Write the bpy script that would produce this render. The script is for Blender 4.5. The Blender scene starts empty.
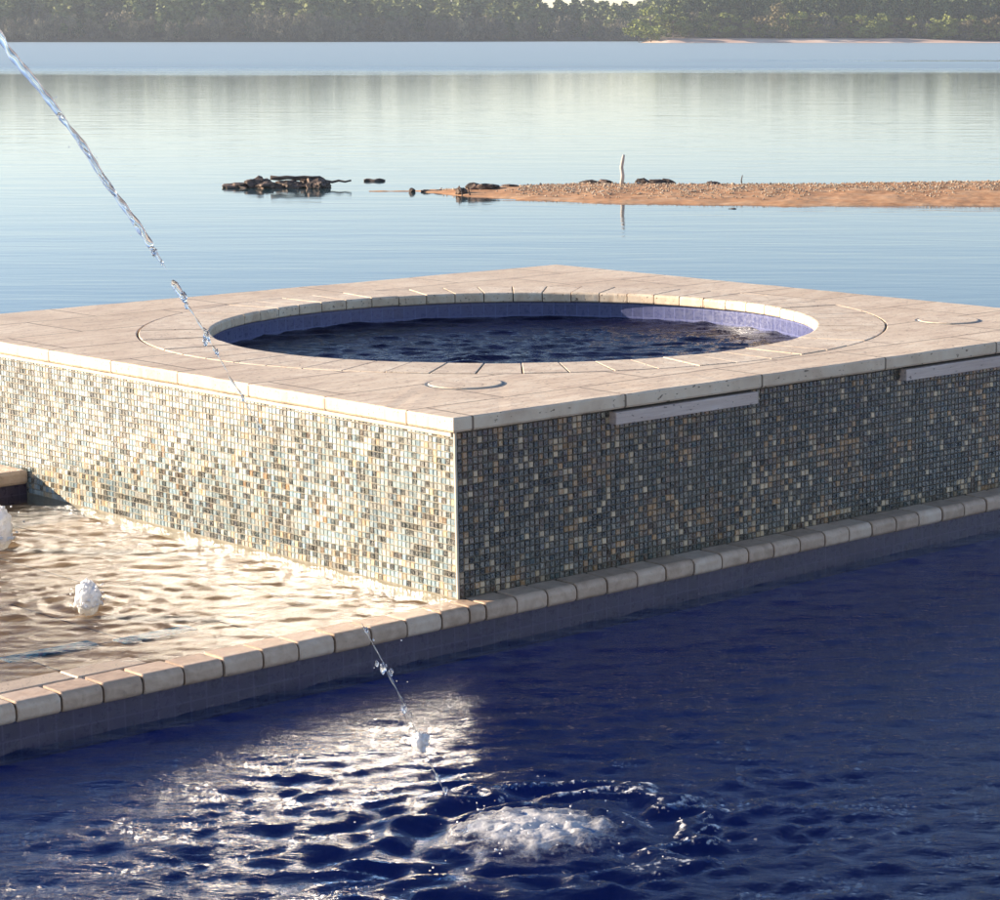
import bpy, bmesh, math, random
import numpy as np
from mathutils import noise as MN, Vector
random.seed(7); RG = np.random.default_rng(11)
R = math.radians
sc = bpy.context.scene
COL = sc.collection

# ------------------------------------------------------------------ frames
YAW = .7974
CX, CY = -.8436, 7.1375                    # front corner of the raised spa, world metres
CAMZ = 1.6605                              # eye height above the ledge (z = 0)
LAKE = -3.0
F = 2490.9; PITCH = .1670; PX = 744.; PY = 450.
cy_, sy_ = math.cos(YAW), math.sin(YAW)
def l2w(x, y): return CX + x*cy_ - y*sy_, CY + x*sy_ + y*cy_
def w2l(X, Y):
    a, b = X-CX, Y-CY
    return a*cy_ + b*sy_, -a*sy_ + b*cy_
def at(px, py, z):                         # where a sight line through a photo pixel meets height z
    u = (px-PX)/F; w = -(py-PY)/F; c, s = math.cos(PITCH), math.sin(PITCH)
    d = (u, c+w*s, -s+w*c); t = (z-CAMZ)/d[2]
    return d[0]*t, d[1]*t
def at_depth(px, py, Y):
    u = (px-PX)/F; w = -(py-PY)/F; c, s = math.cos(PITCH), math.sin(PITCH)
    d = (u, c+w*s, -s+w*c); t = Y/d[1]
    return d[0]*t, Y, CAMZ + d[2]*t

# ------------------------------------------------------------------ object helpers
def props(o, label=None, cat=None, group=None, kind=None):
    if label: o['label'] = label
    if cat: o['category'] = cat
    if group: o['group'] = group
    if kind: o['kind'] = kind
    return o
def mesh(name, V, Fc, mat, smooth=False):
    me = bpy.data.meshes.new(name)
    me.from_pydata([tuple(map(float, v)) for v in V] if not isinstance(V, np.ndarray) else V.tolist(), [], Fc.tolist() if isinstance(Fc, np.ndarray) else Fc)
    me.validate()
    me.materials.append(mat)
    if smooth: me.polygons.foreach_set('use_smooth', [True]*len(me.polygons))
    me.update()
    return me
def put(name, me, frame='W', parent=None, base=(0, 0, 0)):
    o = bpy.data.objects.new(name, me); COL.objects.link(o)
    if parent is not None:
        o.parent = parent
        o.location = tuple(-b for b in base)
    elif frame == 'L':
        o.location = (CX, CY, 0); o.rotation_euler = (0, 0, YAW)
    return o
def empty(name, loc, rz=0., **k):
    o = bpy.data.objects.new(name, None); COL.objects.link(o)
    o.location = loc; o.rotation_euler = (0, 0, rz); o.empty_display_size = .2
    return props(o, **k)
def emptyL(name, base, **k):               # base in spa coordinates
    X, Y = l2w(base[0], base[1])
    return empty(name, (X, Y, base[2]), YAW, **k)
class MB:
    def __init__(s): s.v = []; s.f = []
    def add(s, V, Fc):
        n = len(s.v); s.v += [tuple(v) for v in V]; s.f += [tuple(i+n for i in f) for f in Fc]
    def box(s, x0, x1, y0, y1, z0, z1, bev=0.):
        if bev <= 0:
            V = [(x, y, z) for z in (z0, z1) for y in (y0, y1) for x in (x0, x1)]
            s.add(V, [(0, 2, 3, 1), (4, 5, 7, 6), (0, 1, 5, 4), (2, 6, 7, 3), (0, 4, 6, 2), (1, 3, 7, 5)]); return
        bm = bmesh.new(); r = bmesh.ops.create_cube(bm, size=1)
        for v in bm.verts: v.co = Vector(((x0+x1)/2+v.co.x*(x1-x0), (y0+y1)/2+v.co.y*(y1-y0), (z0+z1)/2+v.co.z*(z1-z0)))
        bmesh.ops.bevel(bm, geom=bm.edges[:], offset=bev, segments=2, affect='EDGES', profile=.5)
        bm.verts.index_update()
        s.add([v.co[:] for v in bm.verts], [[v.index for v in f.verts] for f in bm.faces]); bm.free()
    def tube(s, pts, rad, n=8):
        pts = [Vector(p) for p in pts]; V = []; Fc = []
        for i, p in enumerate(pts):
            d = (pts[min(i+1, len(pts)-1)] - pts[max(i-1, 0)]).normalized()
            a = d.orthogonal().normalized() if i == 0 else (a - d*a.dot(d)).normalized()
            b = d.cross(a); r = rad[i] if hasattr(rad, '__len__') else rad
            for k in range(n):
                t = 2*math.pi*k/n; V.append(p + a*math.cos(t)*r + b*math.sin(t)*r)
        for i in range(len(pts)-1):
            for k in range(n):
                Fc.append((i*n+k, i*n+(k+1) % n, (i+1)*n+(k+1) % n, (i+1)*n+k))
        Fc.append(tuple(range(n))[::-1]); Fc.append(tuple((len(pts)-1)*n+k for k in range(n)))
        s.add(V, Fc)
    def blob(s, c, r, sub=2, amp=.25, freq=2., seed=0, sq=(1, 1, 1)):
        bm = bmesh.new(); bmesh.ops.create_icosphere(bm, subdivisions=sub, radius=1)
        V = []
        for v in bm.verts:
            q = v.co*freq + Vector((seed*7.3, seed*3.1, seed*1.7))
            k = 1 + amp*MN.noise(q)*1.6 + amp*.5*MN.noise(q*2.7)
            V.append((c[0]+v.co.x*k*r*sq[0], c[1]+v.co.y*k*r*sq[1], c[2]+v.co.z*k*r*sq[2]))
        bm.verts.index_update()
        s.add(V, [[v.index for v in f.verts] for f in bm.faces]); bm.free()
    def build(s, name, mat, frame='W', parent=None, base=(0, 0, 0), smooth=False):
        return put(name, mesh(name, s.v, s.f, mat, smooth), frame, parent, base)

# ------------------------------------------------------------------ material helpers
class MT:
    def __init__(s, name, **kw):
        s.m = bpy.data.materials.new(name); s.m.use_nodes = True
        s.nt = s.m.node_tree; s.N = s.nt.nodes; s.L = s.nt.links
        s.b = s.N['Principled BSDF']; s.out = s.N['Material Output']
        for k, v in kw.items(): s.set(k, v)
    def set(s, k, v):
        k = {'color': 'Base Color', 'rough': 'Roughness', 'metal': 'Metallic', 'ior': 'IOR', 'coat': 'Coat Weight',
             'trans': 'Transmission Weight', 'spec': 'Specular IOR Level', 'crough': 'Coat Roughness', 'sheen': 'Sheen Weight'}.get(k, k)
        if isinstance(v, bpy.types.NodeSocket): s.L.new(v, s.b.inputs[k])
        else: s.b.inputs[k].default_value = (*v, 1) if isinstance(v, tuple) and len(v) == 3 and s.b.inputs[k].type == 'RGBA' else v
    def node(s, t, ins=None, **at_):
        n = s.N.new(t)
        for k, v in at_.items(): setattr(n, k, v)
        for k, v in (ins or {}).items():
            if isinstance(v, bpy.types.NodeSocket): s.L.new(v, n.inputs[k])
            else: n.inputs[k].default_value = (*v, 1) if isinstance(v, tuple) and len(v) == 3 and n.inputs[k].type == 'RGBA' else v
        return n
    def pos(s, scale=(1, 1, 1), rot=(0, 0, 0), obj=True):
        src = s.node('ShaderNodeTexCoord').outputs['Object'] if obj else s.node('ShaderNodeNewGeometry').outputs['Position']
        return s.node('ShaderNodeMapping', {'Vector': src, 'Scale': scale, 'Rotation': rot}).outputs[0]
    def noise(s, vec, scale, detail=4, rough=.55, dist=0.):
        return s.node('ShaderNodeTexNoise', {'Vector': vec, 'Scale': scale, 'Detail': detail, 'Roughness': rough, 'Distortion': dist}).outputs['Fac']
    def ramp(s, fac, stops, interp='LINEAR'):
        n = s.node('ShaderNodeValToRGB', {'Fac': fac}); cr = n.color_ramp; cr.interpolation = interp
        while len(cr.elements) < len(stops): cr.elements.new(.5)
        for e, (p, c) in zip(cr.elements, stops):
            e.position = p; e.color = (*c, 1) if isinstance(c, tuple) else (c, c, c, 1)
        return n.outputs[0]
    def mix(s, f, a, b, mode='MIX'):
        n = s.node('ShaderNodeMix', data_type='RGBA', blend_type=mode)
        for i, v in ((0, f), (6, a), (7, b)):
            if isinstance(v, bpy.types.NodeSocket): s.L.new(v, n.inputs[i])
            else: n.inputs[i].default_value = (*v, 1) if isinstance(v, tuple) and len(v) == 3 else v
        return n.outputs[2]
    def math(s, op, a, b=0., c=0., clamp=False):
        n = s.node('ShaderNodeMath', operation=op, use_clamp=clamp)
        for i, v in enumerate((a, b, c)):
            if isinstance(v, bpy.types.NodeSocket): s.L.new(v, n.inputs[i])
            else: n.inputs[i].default_value = v
        return n.outputs[0]
    def bump(s, h, strength=.3, dist=.01, normal=None):
        ins = {'Height': h, 'Strength': strength, 'Distance': dist}
        if normal is not None: ins['Normal'] = normal
        n = s.node('ShaderNodeBump', ins); s.L.new(n.outputs[0], s.b.inputs['Normal']); return n.outputs[0]

def stone_mat(name, c1, c2, c3, streak=(1, 1, 1), joints=None, rough=.6, sc_=6., pits=True):
    m = MT(name, rough=rough)
    p = m.pos(streak); p0 = m.pos()
    n1 = m.noise(p, sc_, 6, .6, .6); n2 = m.noise(p0, 1.6, 3); n3 = m.noise(p0, 60, 3)
    col = m.ramp(n1, [(.3, c1), (.5, c2), (.7, c3)])
    col = m.mix(m.math('MULTIPLY', n3, .35), col, m.ramp(n2, [(.35, c1), (.65, c3)]))
    col = m.mix(m.ramp(m.noise(p0, 2.7, 5, .65), [(.42, .0), (.68, .38)]), col, tuple(x*.85 for x in c1))
    h = m.math('ADD', m.math('MULTIPLY', n1, .5), m.math('MULTIPLY', n3, .35))
    if pits:
        pit = m.ramp(m.noise(m.pos((streak[0]*1.2, streak[1]*1.2, 3)), 28, 2, .5), [(.30, 0.), (.36, 1.)])
        col = m.mix(m.math('SUBTRACT', 1., pit), col, tuple(x*.38 for x in c1)); h = m.math('MULTIPLY', h, pit)
    if joints:
        bw, bh, off = joints
        br = m.node('ShaderNodeTexBrick', {'Vector': m.node('ShaderNodeMapping', {'Vector': p0, 'Location': (.231, .187, 0)}).outputs[0], 'Scale': 1., 'Mortar Size': .0045, 'Mortar Smooth': .2, 'Brick Width': bw, 'Row Height': bh,
                    'Color1': (1., 1., 1.), 'Color2': (.86, .83, .79), 'Mortar': (.5, .5, .5), 'Bias': -.2}); br.offset = off
        col = m.mix(.55, col, br.outputs['Color'], 'MULTIPLY')
        col = m.mix(br.outputs['Fac'], col, tuple(x*.4 for x in c1)); h = m.math('SUBTRACT', h, m.math('MULTIPLY', br.outputs['Fac'], .8))
    m.set('color', col); m.set('rough', m.ramp(n1, [(.3, rough-.1), (.7, rough+.12)])); m.set('spec', 0. if name == 'shelf_stone' else .5); m.bump(h, .5, .004)
    return m.m

M = {}
M['deck'] = stone_mat('spa_deck_stone', (.54, .37, .23), (.74, .57, .385), (.82, .69, .51), (1.2, 5, 1), (.61, .405, .5))
M['ring'] = stone_mat('ring_paver_stone', (.54, .38, .24), (.73, .57, .39), (.81, .69, .52), (3, 3, 2))
M['brick'] = stone_mat('bullnose_brick_stone', (.42, .29, .185), (.56, .42, .28), (.66, .52, .37), (5, 5, 5), sc_=5, rough=.5)
M['spill'] = stone_mat('spillway_stone', (.50, .37, .29), (.60, .47, .38), (.70, .58, .48), (1, 8, 22), rough=.55)
M['shelf'] = stone_mat('shelf_stone', (.10, .058, .028), (.24, .15, .08), (.42, .30, .175), (1.6, 4.5, 1), (.62, .62, .5), rough=.4, sc_=3.5)
M['patio'] = stone_mat('patio_stone', (.38, .28, .21), (.50, .39, .30), (.60, .49, .39), (2, 2, 1), (.61, .405, .5))

# mosaic: each tile is real, its colour an attribute
m = MT('glass_mosaic_tile', rough=.22, metal=.0, coat=.5, crough=.18)
a = m.node('ShaderNodeAttribute', attribute_name='tint')
n_ = m.noise(m.pos(), 150, 3)
m.set('color', m.mix(m.ramp(n_, [(.4, 0.), (.75, .55)]), a.outputs['Color'], (.33, .30, .22)))
m.set('spec', .8)
m.set('rough', m.ramp(n_, [(.3, .16), (.7, .34)])); m.bump(n_, .22, .0012)
M['tile'] = m.m
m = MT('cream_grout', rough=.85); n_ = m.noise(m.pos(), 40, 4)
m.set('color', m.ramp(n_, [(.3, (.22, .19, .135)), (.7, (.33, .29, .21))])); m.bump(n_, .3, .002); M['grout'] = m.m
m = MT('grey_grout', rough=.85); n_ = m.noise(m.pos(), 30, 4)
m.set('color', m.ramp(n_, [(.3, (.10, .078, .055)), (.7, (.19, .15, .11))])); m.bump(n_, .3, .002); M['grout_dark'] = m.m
m = MT('cream_trim', rough=.6); n_ = m.noise(m.pos((1, 1, .4)), 25, 4)
m.set('color', m.ramp(n_, [(.3, (.50, .42, .29)), (.7, (.68, .60, .46))])); m.bump(n_, .2, .002); M['trim'] = m.m

def tile_band_mat(name, base, w=.05):
    m = MT(name, rough=.25, coat=.2)
    p = m.pos(); n_ = m.noise(p, 9, 4); n2 = m.noise(p, 70, 3)
    br = m.node('ShaderNodeTexBrick', {'Vector': m.node('ShaderNodeTexCoord').outputs['UV'], 'Scale': 1., 'Mortar Size': .0025, 'Brick Width': w, 'Row Height': w,
                'Color1': base, 'Color2': tuple(x*.7 for x in base), 'Mortar': tuple(min(1, x*1.5+.02) for x in base)}); br.offset = 0.
    m.set('color', m.mix(m.math('MULTIPLY', n_, .8), br.outputs['Color'], tuple(x*1.5+.015 for x in base)))
    m.set('rough', m.ramp(n2, [(.3, .18), (.7, .5)])); m.bump(n2, .2, .001)
    return m.m
M['band'] = tile_band_mat('pool_waterline_tile', (.058, .040, .060))
M['spaband'] = tile_band_mat('spa_waterline_tile', (.080, .088, .18))

# water
def water_mat(name, deep, foam=False, bump=.25, rough=.022, bscale=26., sp=.45):
    m = MT(name, rough=rough, ior=1.33, spec=sp)
    p = m.pos((1, 1, 1), obj=False)
    n1 = m.noise(m.pos((.7, 2., 1), obj=False), bscale, 5, .6, .7)
    m.bump(n1, bump, .012)
    c = m.ramp(m.noise(p, 1.1, 3), [(.35, tuple(x*.75 for x in deep)), (.65, tuple(x*1.2 for x in deep))])
    if foam:
        at_ = m.node('ShaderNodeAttribute', attribute_name='foam').outputs['Fac']
        v = m.node('ShaderNodeTexVoronoi', {'Vector': p, 'Scale': 55.}).outputs['Distance']
        f = m.math('ADD', at_, m.math('MULTIPLY', m.math('SUBTRACT', m.noise(p, 24, 6, .75), .55), 2.0))
        f = m.math('SUBTRACT', f, m.math('MULTIPLY', v, .30))
        f = m.ramp(f, [(.30, 0.), (.62, 1.)])
        c = m.mix(f, c, (.78, .76, .74)); m.set('rough', m.math('ADD', rough, m.math('MULTIPLY', f, .35)))
    m.set('color', c)
    return m.m
M['pool'] = water_mat('deep_blue_pool_water', (.0010, .0055, .045), foam=True, bump=.35)
M['spawater'] = water_mat('deep_spa_water', (.0016, .0018, .022), bump=.5, sp=.06)

m = MT('clear_blue_pool_water')
nb = m.node('ShaderNodeBump', {'Height': m.noise(m.pos((.7, 2., 1), obj=False), 26., 5, .6, .7), 'Strength': .35, 'Distance': .012}).outputs[0]
fc = m.node('ShaderNodeLayerWeight', {'Blend': .5, 'Normal': nb}).outputs['Facing']
fr = m.math('ADD', m.math('MULTIPLY', m.math('POWER', fc, 5.), .95), .02)
gl = m.node('ShaderNodeBsdfGlossy', {'Color': (1., 1., 1.), 'Roughness': .025, 'Normal': nb})
tr = m.node('ShaderNodeBsdfTransparent', {'Color': (.42, .60, .84)})
x = m.node('ShaderNodeMixShader', {0: fr, 1: tr.outputs[0], 2: gl.outputs[0]})
p = m.pos(obj=False); at_ = m.node('ShaderNodeAttribute', attribute_name='foam').outputs['Fac']
v = m.node('ShaderNodeTexVoronoi', {'Vector': p, 'Scale': 60.}).outputs['Distance']
f = m.math('ADD', at_, m.math('MULTIPLY', m.math('SUBTRACT', m.noise(p, 24, 6, .75), .55), 2.0))
f = m.ramp(m.math('SUBTRACT', f, m.math('MULTIPLY', v, .35)), [(.30, 0.), (.66, .95)])
m.set('color', (.88, .86, .82)); m.set('rough', .45)
x = m.node('ShaderNodeMixShader', {0: f, 1: x.outputs[0], 2: m.b.outputs[0]})
m.L.new(x.outputs[0], m.out.inputs['Surface']); M['pool'] = m.m

m = MT('clear_shallow_water')           # thin sheet of clear water: tinted see-through plus mirror by Fresnel
m.N.remove(m.b)
nb = m.node('ShaderNodeBump', {'Height': m.noise(m.pos((1, 1.5, 1), obj=False), 34, 4, .6, .6), 'Strength': .22, 'Distance': .01})
fc = m.node('ShaderNodeLayerWeight', {'Blend': .5, 'Normal': nb.outputs[0]}).outputs['Facing']
fr = m.node('ShaderNodeMath', {0: m.math('MULTIPLY', m.math('POWER', fc, 6.5), .82), 1: .02}, operation='ADD')
gl = m.node('ShaderNodeBsdfGlossy', {'Color': (.92, .92, .92), 'Roughness': .03, 'Normal': nb.outputs[0]})
tr = m.node('ShaderNodeBsdfTransparent', {'Color': (.96, .96, .93)})
mx = m.node('ShaderNodeMixShader', {0: fr.outputs[0], 1: tr.outputs[0], 2: gl.outputs[0]})
m.L.new(mx.outputs[0], m.out.inputs['Surface']); M['shallow'] = m.m

m = MT('lake_water', ior=1.33, rough=.05)
p = m.pos((1, 1, 1), obj=False); sx = m.node('ShaderNodeSeparateXYZ', {'Vector': p})
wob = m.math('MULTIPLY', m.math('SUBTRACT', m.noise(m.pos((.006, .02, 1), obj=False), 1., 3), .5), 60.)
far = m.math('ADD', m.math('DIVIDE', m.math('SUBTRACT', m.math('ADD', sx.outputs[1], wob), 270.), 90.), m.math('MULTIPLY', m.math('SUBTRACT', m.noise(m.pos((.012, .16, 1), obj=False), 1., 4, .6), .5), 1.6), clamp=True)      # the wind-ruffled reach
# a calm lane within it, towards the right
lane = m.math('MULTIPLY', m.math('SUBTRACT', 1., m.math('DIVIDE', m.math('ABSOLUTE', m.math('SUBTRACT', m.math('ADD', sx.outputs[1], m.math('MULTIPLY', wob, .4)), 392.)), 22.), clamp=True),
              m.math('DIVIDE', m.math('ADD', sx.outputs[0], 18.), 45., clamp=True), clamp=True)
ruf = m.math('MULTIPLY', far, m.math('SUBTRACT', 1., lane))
n1 = m.noise(m.pos((.35, 1.5, 1), obj=False), 1.3, 3, .5, .4)
n2 = m.noise(m.pos((.12, .5, 1), obj=False), 1.0, 2, .5)
hgt = m.math('ADD', m.math('MULTIPLY', n1, .5), m.math('MULTIPLY', n2, 1.0))
m.set('color', m.mix(ruf, (.012, .045, .055), (.31, .40, .42))); m.set('rough', m.math('ADD', .05, m.math('MULTIPLY', ruf, .4)))  # paler colour over the ruffled reach paints in the sky its waves would reflect
nb = m.node('ShaderNodeBump', {'Height': hgt, 'Strength': m.math('ADD', .10, m.math('MULTIPLY', ruf, .1)), 'Distance': .12})
m.L.new(nb.outputs[0], m.b.inputs['Normal'])
M['lake'] = m.m

def foam_mat(name, col, sc_, alpha=None):
    m = MT(name); m.N.remove(m.b); p = m.pos()
    v = m.node('ShaderNodeTexVoronoi', {'Vector': p, 'Scale': sc_*2.2}).outputs['Distance']
    h = m.math('ADD', m.math('MULTIPLY', v, -.6), m.noise(p, sc_, 5, .7))
    nb = m.node('ShaderNodeBump', {'Height': h, 'Strength': .28, 'Distance': .006}).outputs[0]
    df = m.node('ShaderNodeBsdfDiffuse', {'Color': col, 'Normal': nb}); tl = m.node('ShaderNodeBsdfTranslucent', {'Color': col, 'Normal': nb})
    x = m.node('ShaderNodeMixShader', {0: .42, 1: df.outputs[0], 2: tl.outputs[0]})
    gs = m.node('ShaderNodeBsdfGlossy', {'Roughness': .15, 'Normal': nb}); x = m.node('ShaderNodeMixShader', {0: .10, 1: x.outputs[0], 2: gs.outputs[0]})
    tr = m.node('ShaderNodeBsdfTransparent')
    if alpha == 'edge':
        f_ = m.math('ADD', m.node('ShaderNodeAttribute', attribute_name='edge').outputs['Fac'], m.math('MULTIPLY', m.math('SUBTRACT', m.noise(p, 22, 7, .75), .5), 2.4))
        f_ = m.ramp(f_, [(.25, 0.), (1., .9)])
    else: f_ = m.ramp(m.noise(p, 45, 5, .7), [(.32, .65), (.48, 1.)])
    x = m.node('ShaderNodeMixShader', {0: f_, 1: tr.outputs[0], 2: x.outputs[0]})
    m.L.new(x.outputs[0], m.out.inputs['Surface']); return m.m
M['foam'] = foam_mat('white_foam', (1., .98, .95), 70); M['froth'] = foam_mat('froth', (.95, .91, .85), 45, 'edge')
m = MT('stream_water', rough=.03, ior=1.33, trans=.92, color=(.95, .98, 1.)); M['stream'] = m.m

def earth_mat(name, stops, scale=3., bumpd=.05, rough=.95, vec=(1, 1, 1)):
    m = MT(name, rough=rough, spec=.2); p = m.pos(vec, obj=False)
    n_ = m.noise(p, scale, 6, .65); n2 = m.noise(p, scale*7, 4)
    m.set('color', m.mix(m.math('MULTIPLY', n2, .5), m.ramp(n_, stops), m.ramp(n2, stops)))
    m.bump(m.math('ADD', n_, n2), .5, bumpd); return m.m
M['sand'] = earth_mat('orange_clay_sand', [(.3, (.34, .15, .065)), (.5, (.50, .265, .13)), (.7, (.62, .42, .25))], .7, .04, vec=(1, 2.2, 1))
M['bank'] = earth_mat('clay_bank', [(.3, (.09, .075, .03)), (.5, (.16, .12, .05)), (.7, (.33, .17, .09))], .35, .08)
M['hill'] = earth_mat('forest_floor', [(.3, (.06, .05, .03)), (.6, (.10, .085, .05)), (.8, (.14, .10, .06))], .05, .5)
M['beach'] = earth_mat('pink_beach_sand', [(.3, (.42, .24, .16)), (.6, (.58, .40, .28)), (.8, (.66, .50, .38))], .04, .2, vec=(1, 2, 1))
m = MT('point_ground', rough=.95, spec=.2); p = m.pos((1, 2, 1), obj=False); sx = m.node('ShaderNodeSeparateXYZ', {'Vector': p}); n_ = m.noise(p, .05, 5)
f_ = m.math('DIVIDE', m.math('SUBTRACT', m.math('ADD', sx.outputs[1], m.math('MULTIPLY', n_, 6.)), 1923.), 6., clamp=True)
m.set('color', m.mix(f_, m.ramp(n_, [(.3, (.60, .36, .25)), (.7, (.82, .64, .50))]), (.07, .055, .03))); M['point'] = m.m
M['rock'] = earth_mat('dark_wet_rock', [(.3, (.028, .022, .018)), (.5, (.075, .055, .042)), (.66, (.30, .20, .14))], 3.5, .05, .7)
M['wood'] = earth_mat('weathered_driftwood', [(.3, (.05, .035, .03)), (.6, (.13, .10, .085)), (.8, (.25, .21, .18))], 5, .03, .85)
M['palewood'] = earth_mat('bleached_wood', [(.3, (.38, .33, .28)), (.7, (.62, .57, .50))], 6, .02, .85, vec=(1, 1, .3))
M['pebble'] = earth_mat('pale_pebble', [(.3, (.20, .13, .08)), (.5, (.44, .33, .22)), (.7, (.66, .56, .43))], 4., .02)
M['basin'] = earth_mat('pool_plaster', [(.3, (.007, .034, .155)), (.7, (.013, .055, .23))], 3, .01, .6)
def leaf_mat(name, c1, c2, c3):
    m = MT(name, rough=.8, spec=.2)
    oi = m.node('ShaderNodeObjectInfo').outputs['Random']
    at_ = m.node('ShaderNodeAttribute', attribute_name='shade').outputs['Fac']
    f = m.math('ADD', m.math('MULTIPLY', at_, .6), m.math('MULTIPLY', oi, .4))
    m.set('color', m.ramp(f, [(.1, c1), (.5, c2), (.9, c3)])); return m.m
M['pine'] = leaf_mat('pine_needles', (.034, .052, .018), (.10, .13, .045), (.24, .25, .09))
M['bare'] = leaf_mat('bare_twigs', (.075, .068, .045), (.16, .138, .085), (.30, .26, .15))
M['spring'] = leaf_mat('young_leaves', (.12, .14, .03), (.22, .24, .05), (.32, .33, .08))
M['tan'] = leaf_mat('tan_dry_leaves', (.13, .105, .045), (.19, .15, .065), (.25, .20, .09))
m = MT('tree_bark', rough=.9, color=(.10, .075, .055)); M['bark'] = m.m
m = MT('blue_inlay_tile', rough=.9, spec=.0); n_ = m.noise(m.pos((1, 1, 1)), 38, 2)
m.set('color', m.ramp(n_, [(.35, (.01, .025, .05)), (.5, (.02, .08, .12)), (.65, (.03, .02, .05))])); M['inlay'] = m.m
m = MT('dark_gap', rough=.9, color=(.045, .035, .028)); M['gap'] = m.m
m = MT('lid_seal', rough=.5, color=(.16, .15, .13)); M['seal'] = m.m

# ------------------------------------------------------------------ wave fields
def field(n, cell, lo, hi, peak, power=3., aniso=0., adir=0., seed=1):
    rg = np.random.default_rng(seed)
    w = np.fft.fft2(rg.standard_normal((n, n)))
    k = np.fft.fftfreq(n, cell); kx, ky = np.meshgrid(k, k, indexing='ij')
    kk = np.hypot(kx, ky)+1e-9; k0 = 1/peak
    P = (kk/k0)**2*np.exp(-(kk/k0)**2*.5) + .25*(kk/k0)**(-power/2)*(kk > k0)
    P *= (kk > 1/hi)*(kk < 1/lo)
    ang = np.arctan2(ky, kx)-adir
    P *= 1-aniso + aniso*np.cos(ang)**4*1.6
    h = np.real(np.fft.ifft2(w*P))
    gx = np.gradient(h, cell, axis=0); gy = np.gradient(h, cell, axis=1)
    return h/np.sqrt((gx**2+gy**2).mean())      # rms slope of 1
def sample(h, cell, X, Y):
    n = h.shape[0]; u = X/cell; v = Y/cell; i = np.floor(u).astype(int); j = np.floor(v).astype(int); a = u-i; b = v-j
    i0, i1, j0, j1 = i % n, (i+1) % n, j % n, (j+1) % n
    return h[i0, j0]*(1-a)*(1-b)+h[i1, j0]*a*(1-b)+h[i0, j1]*(1-a)*b+h[i1, j1]*a*b
def sheet(xs, ys, Z):
    nx, ny = len(xs), len(ys); X, Y = np.meshgrid(xs, ys, indexing='ij')
    V = np.stack([X.ravel(), Y.ravel(), Z.ravel()], 1)
    i = np.arange(nx-1)[:, None]*ny + np.arange(ny-1)[None, :]
    return V, np.stack([i, i+ny, i+ny+1, i+1], -1).reshape(-1, 4)
def attr(me, name, vals, dom='POINT', typ='FLOAT'):
    a_ = me.attributes.new(name, typ, dom)
    a_.data.foreach_set('color' if typ == 'FLOAT_COLOR' else 'value', np.asarray(vals, dtype=np.float32).ravel())

# world +Y (away from the camera) seen in spa coordinates
ADIR = math.pi/2 - YAW
H1 = field(768, .012, .06, 1.3, .24, 4.2, .86, ADIR+.25, 3)
H2 = field(512, .010, .035, .5, .11, 3., .6, ADIR-.1, 5)
WZ = -.13

# ---- main pool
bx, by = w2l(*at(540, 838, WZ))
xs = np.concatenate([np.arange(-6, -3, .1), np.arange(-3, 3.6, .012), np.arange(3.6, 9, .1)])
ys = np.concatenate([np.arange(-4.2, -3.1, .08), np.arange(-3.1, -.05, .012)])
X, Y = np.meshgrid(xs, ys, indexing='ij')
r = np.hypot(X-bx, Y-by); th = np.arctan2(Y-by, X-bx)
calm = .058 + .027/(1+np.exp((X-.3)*1.5)) + .10*np.exp(-(r/.8)**2)
Z = sample(H1, .012, X, Y)*calm + sample(H2, .01, X+2, Y)*calm*.62
wob = 1+.05*np.sin(2*th+1)+.03*np.sin(5*th)+sample(H1, .012, X+3, Y+5)*3.2
Z += .009*np.exp(-((r/wob-.36)/.05)**2) + .007*np.cos((r/wob-.36)*2*math.pi/.16)*np.exp(-np.maximum(r-.3, 0)/.45)*(r > .2)
Z += .03*np.exp(-(r/.17)**2)*(1+.5*sample(H2, .01, X, Y)*20)
V, Fc = sheet(xs, ys, WZ+Z)
me = mesh('pool_water', V, Fc, M['pool'], True)
arc = .55+.45*np.clip(np.cos(th+.35)*1.3, -1, 1)
rw_ = r/wob; foam = 0*r
for r0, sg, am, ph in ((.335, .016, .56, .2), (.385, .018, .66, -.2), (.43, .012, .46, -.5), (.27, .014, .40, .6), (.50, .012, .34, -1.)):
    foam = np.maximum(foam, am*np.exp(-((rw_-r0*(1+.03*np.sin(3*th+r0*40)))/sg)**2)*np.clip(np.cos(th-YAW*0+ph)*.9+.75, 0, 1))
foam = foam + .40*np.exp(-(r/.22)**2) + .10*np.exp(-(r/.5)**2)
attr(me, 'foam', foam.ravel())
props(put('pool_water', me, 'L'), kind='structure')

# ---- pool shell
b = MB()
b.box(-6, 9, -4.2, -4.15, -1.6, -.06); b.box(-6.05, -6, -4.2, -.05, -1.6, -.06); b.box(9, 9.05, -4.2, -.05, -1.6, -.06); b.box(-6, 9, -4.15, -.05, -1.65, -1.6)
props(b.build('pool_basin', M['basin'], 'L'), kind='structure')

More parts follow.
